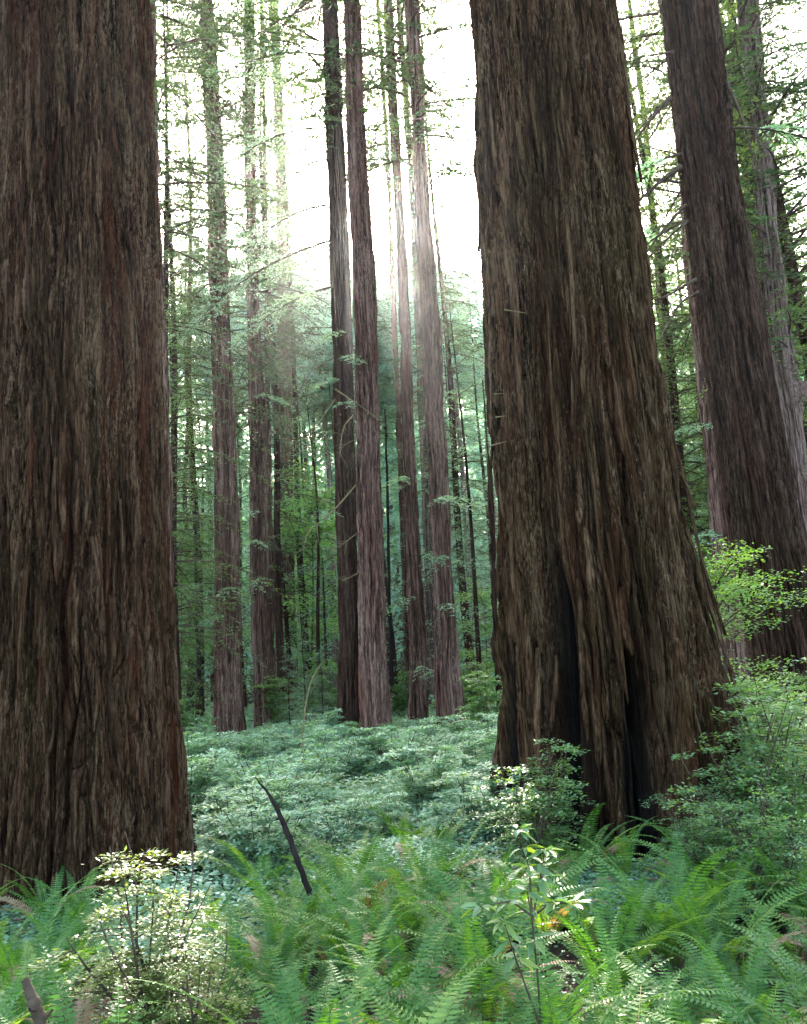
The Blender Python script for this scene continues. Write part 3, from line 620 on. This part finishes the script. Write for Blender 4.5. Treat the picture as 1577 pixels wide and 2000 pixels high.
pole("arching_stem", [(590, 1480), (594, 1400), (604, 1340), (622, 1303), (642, 1285)], 17, [.02, .014, .006], M_MOSSY, "slender arching bare stem rising from the herbs left of the twins", "stem")
pole("dead_stick", [(616, 1800), (605, 1740), (580, 1680), (560, 1620), (535, 1565), (500, 1518)], 5.6, [.016, .018, .019, .017, .013, .004], M_CHAR, "black bent dead stick standing up from ferns in the centre clearing", "stick", [0, 0, .05, .1, .2, .3])
pole("broken_stick", [(936, 1640), (925, 1590), (902, 1530)], 8.2, [.02, .018, .012], M_TWIG, "short broken brown stick near the left foot of the massive mossy trunk", "stick")
pole("broken_branch", [(88, 2040), (72, 1970), (48, 1912)], 3.3, [.02, .022, .014], M_TWIG, "thick broken branch poking up at the bottom left corner among ferns", "branch")

# ------------------------------------------------------------------ dead limbs (parts of their trees)
def limb(tree, pts, D, r, mat, name="dead_branch", subs=6, seed=0, dzs=None, ln=.5):
    t = tree[0]; rng = np.random.default_rng(seed); base = np.array(t.location)
    w = np.array([P(px, py, D - (dzs[i] if dzs else 0)) for i, (px, py) in enumerate(pts)]) - base
    u = np.linspace(0, 1, 16); tt = np.linspace(0, 1, len(w)); q = np.stack([np.interp(u, tt, w[:, c]) for c in range(3)], 1)
    for _ in range(2): q[1:-1] = (q[:-2] + 2 * q[1:-1] + q[2:]) / 4
    tot = np.linalg.norm(np.diff(q, axis=0), axis=1).sum()
    mb = MB(); mb.tube(q, np.linspace(r, r * .25, 16), 6)
    for i in range(subs):
        k = rng.integers(4, 15); d = unit(q[k] - q[k - 1] + rng.normal(0, .6, 3) * np.linalg.norm(q[k] - q[k - 1])); L = tot * ln * rng.uniform(.2, .6)
        s = np.linspace(0, 1, 7)[:, None]; c = rng.normal(0, .25, 3)
        mb.tube(q[k] + d * L * s + c * L * s ** 2, np.linspace(r * .45, r * .12, 7), 4)
    link(name, mb.mesh(name, mat, True), t)
TW = T['T6L']
for i, (pts, r, m) in enumerate([([(655, 760), (700, 790), (742, 820)], .035, M_MOSSY), ([(700, 800), (672, 830), (662, 880), (680, 915)], .03, M_MOSSY), ([(690, 860), (672, 870), (662, 885)], .025, M_MOSSY),
        ([(698, 945), (650, 1000), (600, 1040), (592, 1080)], .045, M_MOSSY), ([(700, 1040), (680, 1055), (664, 1068)], .03, M_MOSSY), ([(706, 1115), (690, 1125), (666, 1135)], .03, M_MOSSY),
        ([(650, 700), (610, 720), (570, 790), (530, 850)], .035, M_TWIG), ([(648, 640), (600, 640), (560, 700)], .03, M_TWIG), ([(640, 180), (590, 200), (540, 230)], .04, M_TWIG), ([(655, 780), (620, 830), (570, 870)], .03, M_MOSSY)]):
    limb(TW, pts, 23.7, r * .65, m, seed=i, dzs=list(np.linspace(0, 1.2, len(pts))))
for i, (pts, r) in enumerate([([(1310, 190), (1270, 235), (1236, 282)], .045), ([(1330, 325), (1290, 355), (1244, 395)], .055), ([(1340, 400), (1290, 455), (1255, 505)], .03), ([(1345, 430), (1300, 470), (1262, 510)], .025),
        ([(1360, 545), (1310, 575), (1272, 590)], .03), ([(1365, 570), (1330, 590), (1290, 660)], .03), ([(1420, 160), (1450, 230), (1475, 320), (1490, 360)], .03), ([(1318, 100), (1260, 110), (1215, 125)], .02)]):
    limb(T['FR'], pts, 13.2, r, M_TWIG, seed=30 + i, subs=3, ln=.35)
for i, (pts, r) in enumerate([([(965, 770), (985, 768)], .006), ([(968, 815), (990, 812)], .006), ([(960, 870), (990, 862)], .007), ([(985, 605), (1030, 612)], .007)]):
    limb(T['R'], pts, 6.75, r, M_MOSSY, "branch_stub", subs=0)

def sprays(tree, items, seed, mat=None, name="foliage_spray"):
    t = tree[0]; base = np.array(t.location); rng = np.random.default_rng(seed)
    for (px, py, az, L, e0, dr) in items:
        mb, tw = MB(), MB(); p = P(px, py, base[1] - .3) - base
        spray(mb, tw, p, math.radians(az), L, e0, dr, .12, rng, .13, 1.3, rng.uniform(.4, .65))
        link(name, two_mesh(name, mb, tw, mat or M_NEEDLE2, M_TWIG), t)
sprays(T['T3'], [(420, 1140, 200, 1.8, .1, .3), (450, 1150, 280, 1.5, .1, .4), (435, 1200, 250, 1.2, 0, .4), (420, 60, 190, 4.5, .3, .5), (425, 120, 170, 4.0, .2, .5), (430, 60, 330, 4.5, .3, .5), (435, 160, 350, 4, .2, .5), (440, 480, 300, 2.5, .1, .5), (430, 640, 215, 2.2, 0, .4)], 1)
sprays(T['T4'], [(500, 1000, 250, 1.6, 0, .4), (495, 1060, 290, 1.6, .1, .4), (510, 1130, 270, 1.4, 0, .5), (495, 620, 200, 3, .1, .5), (500, 780, 320, 2, .1, .5)], 2)
sprays(T['T5'], [(550, 1225, 290, 2.4, .1, .3), (565, 1060, 240, 2.2, .1, .4), (560, 980, 300, 2.4, .1, .4)], 3)
sprays(T['T7'], [(805, 950, 200, 2.0, .1, .3), (805, 1085, 330, 2.2, 0, .3), (812, 1165, 230, 1.8, 0, .4), (820, 1300, 280, 1.5, 0, .3), (790, 940, 260, 1.8, .1, .3)], 4)
sprays(T['T8'], [(850, 980, 300, 2.2, .1, .4), (870, 1090, 250, 1.8, .1, .4), (860, 1180, 290, 1.4, 0, .3), (895, 1410, 340, 1.2, .3, .3), (850, 60, 350, 3.4, .2, .6), (860, 180, 340, 3.2, .1, .6), (865, 330, 20, 3.0, .1, .6)], 5)
sprays(T['T6L'], [(668, 655, 250, 1.3, 0, .5), (672, 700, 290, 1.2, 0, .5), (660, 745, 240, 1.4, 0, .5), (670, 790, 280, 1.1, 0, .4), (645, 470, 185, 5.0, -.25, .35), (640, 250, 180, 4.2, .05, .45), (636, 110, 185, 4.5, .25, .45), (640, 400, 170, 3.5, 0, .5), (650, 560, 190, 3.6, -.2, .4), (655, 1000, 260, 1.0, 0, .4)], 6)
sprays(T['RB1'], [(1400, 1040, 230, 1.6, .1, .4), (1405, 830, 200, 2.2, .1, .4)], 7)
sprays(T['FR'], [(1330, 300, 190, 2.6, -.3, .4), (1340, 430, 185, 2.4, -.4, .3), (1430, 250, 340, 2.6, -.2, .5)], 8)

def strips(tree, mat, spots):
    t, ax = tree
    for i, (a, z0, ln, w) in enumerate(spots):
        rg = np.random.default_rng(900 + i); u = np.linspace(0, 1, 16); z = z0 - ln * u
        xc = np.array([ax(v)[0] for v in z]); rc = np.array([ax(v)[1] for v in z])
        off = .012 + rg.uniform(.02, .07) * u ** 2.2; aa = a + .02 * np.sin(u * 4 + i)
        ww = w * (.35 + .65 * np.sin(np.pi * np.clip(u * .9 + .08, 0, 1)) ** .6) * (1 + rg.normal(0, .12, 16)) * .5; ww[-1] *= .3
        er = np.stack([np.cos(aa), np.sin(aa), 0 * aa], 1); et = np.stack([-np.sin(aa), np.cos(aa), 0 * aa], 1)
        c = np.stack([xc, 0 * z, z], 1) + er * (rc + off)[:, None]; th = .008
        V = np.stack([c + et * ww[:, None] - er * th, c + er * th * 1.2 + et * ww[:, None] * .3, c - et * ww[:, None] - er * th, c - er * th * 2], 1).reshape(-1, 3)
        k = np.arange(15)[:, None] * 4; j = np.arange(4)[None, :]; j2 = (j + 1) % 4
        Q = np.stack([k + j, k + 4 + j, k + 4 + j2, k + j2], -1).reshape(-1, 4)
        link("bark_strip", quad_mesh("bark_strip", V, Q, mat, np.full(64, rg.uniform(.2, .9))), t)
rg = np.random.default_rng(50)
strips(T['L'], M_BARK_L, [(-1.57 + rg.uniform(-.9, 1.0), rg.uniform(1.2, 7.3), rg.uniform(.3, 1.1), rg.uniform(.03, .07)) for _ in range(34)])
strips(T['R'], M_BARK_R, [(-1.57 + rg.uniform(-1.3, 1.2), rg.uniform(1.5, 7.5), rg.uniform(.4, 1.5), rg.uniform(.03, .09)) for _ in range(36)] + [(-3.05, 6.6, 1.1, .12), (-2.95, 4.4, 1.0, .10)])

# ------------------------------------------------------------------ ferns
def frond(seed, L, arch, lean, np_=36, wmax=.088, mat=M_FERN, tint=.5, dense_=1.0):
    rng = np.random.default_rng(seed); mb = MB()
    n = 24; t = np.linspace(0, 1, n); ang = lean - arch * t ** 1.3      # elevation along the rachis
    st = L / (n - 1); x = np.concatenate([[0], np.cumsum(np.cos(ang[:-1]) * st)]); z = np.concatenate([[0], np.cumsum(np.sin(ang[:-1]) * st)])
    y = .06 * L * np.sin(t * 2 + rng.uniform(0, 6)) * t
    ax = np.stack([x, y, z], 1)
    mb.tube(ax, np.linspace(.0035, .0012, n), 4, tint=min(.93, tint + .25))
    tg = unit(np.gradient(ax, axis=0))
    for side in (1, -1):
        k = .10 + .90 * (np.arange(np_) + .5) / np_
        B = np.stack([np.interp(k, t, ax[:, c]) for c in range(3)], 1); Tg = unit(np.stack([np.interp(k, t, tg[:, c]) for c in range(3)], 1))
        S = np.cross(Tg, np.array([0, -1.0, 0])); up = unit(np.cross(Tg, np.array([0, 1.0, 0]))) * -1; up = np.where(up[:, 2:3] < 0, -up, up)
        sidev = np.tile(np.array([0, side * 1.0, 0]), (np_, 1))
        pl = wmax * np.minimum(1, .35 + (k - .1) * 4) * np.clip((1 - k) / .62, 0, 1) ** .75 + .006
        pl = pl * rng.uniform(.85, 1.1, np_)
        dv = unit(sidev + Tg * .28 + up * rng.normal(-.10, .06, np_)[:, None])
        sv = unit(Tg - dv * (Tg * dv).sum(1)[:, None] + up * rng.normal(0, .12, np_)[:, None])
        mb.leaves(B, dv, sv, pl, np.minimum(.021, pl * .34) * dense_, np.clip(tint + rng.normal(0, .07, np_), 0, .93), .28, .05)
    return mb
frond_meshes = []
for i in range(8):
    frond_meshes.append(frond(200 + i, .95 + .06 * (i % 3), 1.1 + .16 * (i % 4), 1.25 - .07 * (i % 5), tint=.35 + .07 * (i % 5)).mesh("frond", M_FERN))
dry_frond = frond(220, .8, 1.6, 1.0, tint=.5).mesh("frond", M_DRY)
def fern_empty(loc, rz, sc, label, group, nf=None, seed=0, name="sword_fern"):
    rng = np.random.default_rng(seed); t = thing(name, loc, label, 'fern', group, rz, sc)
    nf = nf or int(rng.integers(11, 17))
    for i in range(nf):
        az = 2 * np.pi * (i + rng.uniform(-.35, .35)) / nf
        me = dry_frond if rng.uniform() < .14 else frond_meshes[rng.integers(0, 8)]
        o = link("frond", me, t); s = rng.uniform(.65, 1.1)
        o.rotation_euler = (rng.normal(0, .15), rng.uniform(-.35, .25), az); o.scale = (s, s, s); o.location = (.03 * math.cos(az), .03 * math.sin(az), .02)
    return t
def fern_joined(seed):
    rng = np.random.default_rng(seed); mb = MB(); nf = int(rng.integers(11, 16))
    for i in range(nf):
        az = 2 * np.pi * (i + rng.uniform(-.35, .35)) / nf
        f = frond(seed * 31 + i, rng.uniform(.65, 1.05), rng.uniform(1, 1.7), rng.uniform(.75, 1.35), np_=28, tint=rng.uniform(.3, .68), dense_=1.35)
        V, Q, Tt = np.concatenate(f.V), np.concatenate(f.Q), np.concatenate(f.T)
        c, s = math.cos(az), math.sin(az); V = V @ np.array([[c, s, 0], [-s, c, 0], [0, 0, 1]])
        mb.add(V, Q, Tt)
    return mb.mesh("sword_fern", M_FERN)
# singled-out ferns
def fern_at(px, D, sc, label, seed, nf=None):
    x = float(GX(px, D)); fern_empty((x, D, float(ground(x, D))), seed * 1.3, sc, label, None, nf, seed)
fern_at(1315, 4.9, .86, "large dark arching sword fern at the foot of the massive mossy trunk", 1, 17)
fern_at(590, 3.5, .85, "upright sword fern left of the bottom centre, in front of the black stick", 2, 16)
fern_at(40, 4.6, .8, "green fern spreading against the foot of the big left trunk", 3, 16)
placed = []
def free(x, y, rmin):
    for (a, b, r) in placed:
        if (a - x) ** 2 + (b - y) ** 2 < (rmin) ** 2: return False
    return True
for (x, y) in ((GX(1315, 5.0), 5.0), (GX(590, 3.5), 3.5), (GX(40, 4.6), 4.6)): placed.append((float(x), y, .5))
blk = [(float(T['L'][0].location.x), 7.2, 1.0), (float(T['R'][0].location.x), 7.6, 1.35)]
FG = 'sword ferns of the foreground bed'; FL = 'green sword fern in the crowded fern bed along the bottom of the photo'
for q_, (a, b) in enumerate(((430, 3.3), (500, 3.9), (455, 4.6), (190, 3.0), (110, 3.6), (380, 3.0), (60, 2.8), (520, 5.0))):
    x = float(GX(a, b)); placed.append((x, b, .34)); fern_empty((x, b, float(ground(x, b))), q_ * 1.1, .62 + .05 * (q_ % 4), FL, FG, None, 700 + q_)
rng = np.random.default_rng(21); nf = 0; tries = 0
while nf < 135 and tries < 6000:
    tries += 1
    y = 2.5 + 4.2 * rng.uniform() ** 1.0; x = rng.uniform(-.52, .54) * y + rng.uniform(-.3, .3)
    px = 788.5 + F_ * x / y
    if px < 520 and y > 3.3 and px > 150: continue
    if y > 4.2 and 930 < px < 1480 and rng.uniform() < .85: continue
    if any((x - a) ** 2 + (y - b) ** 2 < r * r for a, b, r in blk): continue
    if not free(x, y, .27): continue
    placed.append((x, y, .34)); nf += 1
    fern_empty((x, y, float(ground(x, y))), rng.uniform(0, 6.28), rng.uniform(.55, .85) * (1.12 if y < 3.8 and px > 470 else 1.0), FL, FG, None, 300 + nf)
fj = [fern_joined(60 + i) for i in range(5)]
FG2 = 'sword ferns scattered through the clearing'; FL2 = 'smaller looking sword fern among the herbs of the clearing behind the foreground bed'
n2 = 0; tries = 0
while n2 < 150 and tries < 8000:
    tries += 1
    y = 5.6 + 26 * rng.uniform() ** 1.5; x = rng.uniform(-.5, .52) * y
    if any((x - a) ** 2 + (y - b) ** 2 < r * r for a, b, r in blk): continue
    if noise3(x * .4 + 5, y * .3, 2.2) < -.2 and y > 9: continue
    if not free(x, y, .5): continue
    placed.append((x, y, .5)); n2 += 1
    o = link("sword_fern", fj[n2 % 5], None, (x, y, float(ground(x, y))), rng.uniform(0, 6.28), rng.uniform(.6, .95)); tag(o, FL2, 'fern', FG2)

# ------------------------------------------------------------------ broad-leaved sapling at the front
def sapling():
    rng = np.random.default_rng(77); st, mb = MB(), MB()
    x0 = float(GX(1055, 3.6)); base = np.array([x0, 3.6, float(ground(x0, 3.6))])
    stems = [[(1058, 2010), (1050, 1900), (1040, 1800), (1030, 1740)], [(1058, 2010), (1010, 1880), (985, 1800)], [(1040, 1800), (1035, 1700), (1012, 1620)], [(1040, 1800), (1055, 1720), (1065, 1660)], [(1040, 1790), (1000, 1760), (940, 1770)], [(1040, 1790), (1080, 1760), (1120, 1765)]]
    tops = []
    for pts in stems:
        w = np.array([P(a, b, 3.6) for a, b in pts]) - base; u = np.linspace(0, 1, 10); tt = np.linspace(0, 1, len(w))
        q = np.stack([np.interp(u, tt, w[:, c]) for c in range(3)], 1); st.tube(q, np.linspace(.005, .0022, 10), 5); tops += [q[-1], q[7], q[9], q[5]]
    for tp in tops:
        m = 5; a = rng.uniform(0, 6.28, m); D = unit(np.stack([np.cos(a), np.sin(a), rng.uniform(-.5, .3, m)], 1)); S = unit(np.cross(D, np.array([0, 0, 1.0]) + rng.normal(0, .4, (m, 3))))
        for q in range(m):
            Ln, Wd = rng.uniform(.05, .105), rng.uniform(.018, .032); N = np.cross(D[q], S[q]); N = N if N[2] > 0 else -N
            u = np.linspace(0, 1, 8); w = Wd * .5 * np.sin(np.pi * u ** .8) ** .8; curl = rng.uniform(-.05, .3)
            mid = tp + D[q] * (.012 + Ln * u)[:, None] - N * (curl * Ln * u ** 2)[:, None]
            e1 = mid + S[q] * w[:, None] + N * (w * .35)[:, None]; e2 = mid - S[q] * w[:, None] + N * (w * .35)[:, None]
            V = np.concatenate([e1, mid, e2]); k = np.arange(7)
            Q = np.concatenate([np.stack([k, k + 1, k + 9, k + 8], 1), np.stack([k + 8, k + 9, k + 17, k + 16], 1)])
            mb.add(V, Q, np.full(24, float(np.clip(rng.normal(.4, .22), 0, .93))))
    t = thing("broadleaf_sapling", tuple(base), "thin sapling with large smooth leaves rising from ferns before the mossy trunk", "sapling")
    link("stems", st.mesh("stems", M_TWIG, True), t); link("foliage", mb.mesh("foliage", M_BROAD), t)
sapling()

# ------------------------------------------------------------------ low herbs of the clearing
mb = MB(); st = MB(); rng = np.random.default_rng(9)
N = 26000
y = 5.6 + 32 * rng.uniform(0, 1, N) ** 1.55; x = rng.uniform(-.55, .6, N) * y
ok = np.ones(N, bool)
for a, b, r in blk: ok &= (x - a) ** 2 + (y - b) ** 2 > (r * .9) ** 2
x, y = x[ok], y[ok]; N = len(x)
hgt = .14 + .50 * np.clip(.5 + noise3(x * .55, y * .55, 1.0) * 1.1, 0, 1) * sstep(5.5, 8.5, y)
g0 = ground(x, y)
for k in range(18):
    r = rng.uniform(0, .17, N) ; a = rng.uniform(0, 6.28, N)
    B = np.stack([x + r * np.cos(a), y + r * np.sin(a), g0 + hgt * (1 - rng.uniform(0, .55, N) ** 1.6) - r * .25], 1)
    a2 = a + rng.normal(0, .7, N); D = unit(np.stack([np.cos(a2), np.sin(a2), rng.uniform(-.4, .15, N)], 1))
    S = unit(np.cross(D, np.array([0, 0, 1.0]) + rng.normal(0, .28, (N, 3))))
    ls = .042 * (1 + .025 * np.clip(y - 8, 0, 30)) * rng.uniform(.6, 1.4, N)
    mb.leaves(B, D, S, ls, ls * .7, np.clip(.5 + .8 * noise3(x * .8 + 4, y * .8, 2.0) + rng.normal(0, .16, N), 0, .93), .45, .06)
N = 7000
y = 34 + 45 * rng.uniform(0, 1, N); x = rng.uniform(-.6, .65, N) * y; g0 = ground(x, y)
hgt = .3 + 1.3 * np.clip(.4 + noise3(x * .3, y * .3, 1.0), 0, 1)
for k in range(12):
    B = np.stack([x + rng.normal(0, .4, N), y + rng.normal(0, .4, N), g0 + hgt * (1 - rng.uniform(0, .7, N))], 1)
    a2 = rng.uniform(0, 6.28, N); D = unit(np.stack([np.cos(a2), np.sin(a2), rng.uniform(-.6, .15, N)], 1))
    S = unit(np.cross(D, np.array([0, 0, 1.0]) + rng.normal(0, .4, (N, 3))))
    ls = .2 * rng.uniform(.6, 1.4, N)
    mb.leaves(B, D, S, ls, ls * .6, np.clip(.5 + .4 * noise3(x * .5 + 4, y * .5, 2.0) + rng.normal(0, .13, N), 0, .93), .45, .06)
N = 1500
y = rng.uniform(2.1, 7.0, N); x = rng.uniform(-.6, .62, N) * y; ok = np.ones(N, bool)
for a, b, r in blk: ok &= (x - a) ** 2 + (y - b) ** 2 > (r * 1.45) ** 2
x, y = x[ok], y[ok]; N = len(x); g0 = ground(x, y); hgt = .04 + .16 * np.clip(.5 + noise3(x * .9, y * .9, 7.0), 0, 1)
for k in range(9):
    B = np.stack([x + rng.normal(0, .05, N), y + rng.normal(0, .05, N), g0 + hgt * (1 - rng.uniform(0, .6, N))], 1)
    a2 = rng.uniform(0, 6.28, N); D = unit(np.stack([np.cos(a2), np.sin(a2), rng.uniform(-.4, .15, N)], 1))
    S = unit(np.cross(D, np.array([0, 0, 1.0]) + rng.normal(0, .3, (N, 3))))
    ls = .024 * rng.uniform(.6, 1.4, N)
    mb.leaves(B, D, S, ls, ls * .75, np.clip(.0 + .3 * noise3(x * .8 + 4, y * .8, 2.0) + rng.normal(0, .13, N), 0, .93), .5, .08)
o = link("herb_carpet", mb.mesh("herb_carpet", M_HERB)); tag(o, "bluish green carpet of low leafy herbs filling the clearing", "undergrowth", None, 'stuff')

# ------------------------------------------------------------------ haze
def haze_box():
    m, nt, out = newmat("haze_air")
    v = nd(nt, 'ShaderNodeVolumePrincipled'); v.inputs['Color'].default_value = (0.93, 0.96, 1.0, 1); v.inputs['Density'].default_value = 0.00026; v.inputs['Anisotropy'].default_value = 0.88
    nt.links.new(v.outputs[0], out.inputs['Volume'])
    x, y0, y1, z0, z1 = 225, -65, 335, -2, 66
    V = np.array([[-x, y0, z0], [x, y0, z0], [x, y1, z0], [-x, y1, z0], [-x, y0, z1], [x, y0, z1], [x, y1, z1], [-x, y1, z1]])
    Q = np.array([[0, 3, 2, 1], [4, 5, 6, 7], [0, 1, 5, 4], [1, 2, 6, 5], [2, 3, 7, 6], [3, 0, 4, 7]])
    tag(link("haze", quad_mesh("haze", V, Q, m)), "thin bright morning haze between the trees", "haze", None, 'stuff')
haze_box()
print("QUADS", sum(len(m.polygons) for m in bpy.data.meshes), "OBJS", len(bpy.data.objects))
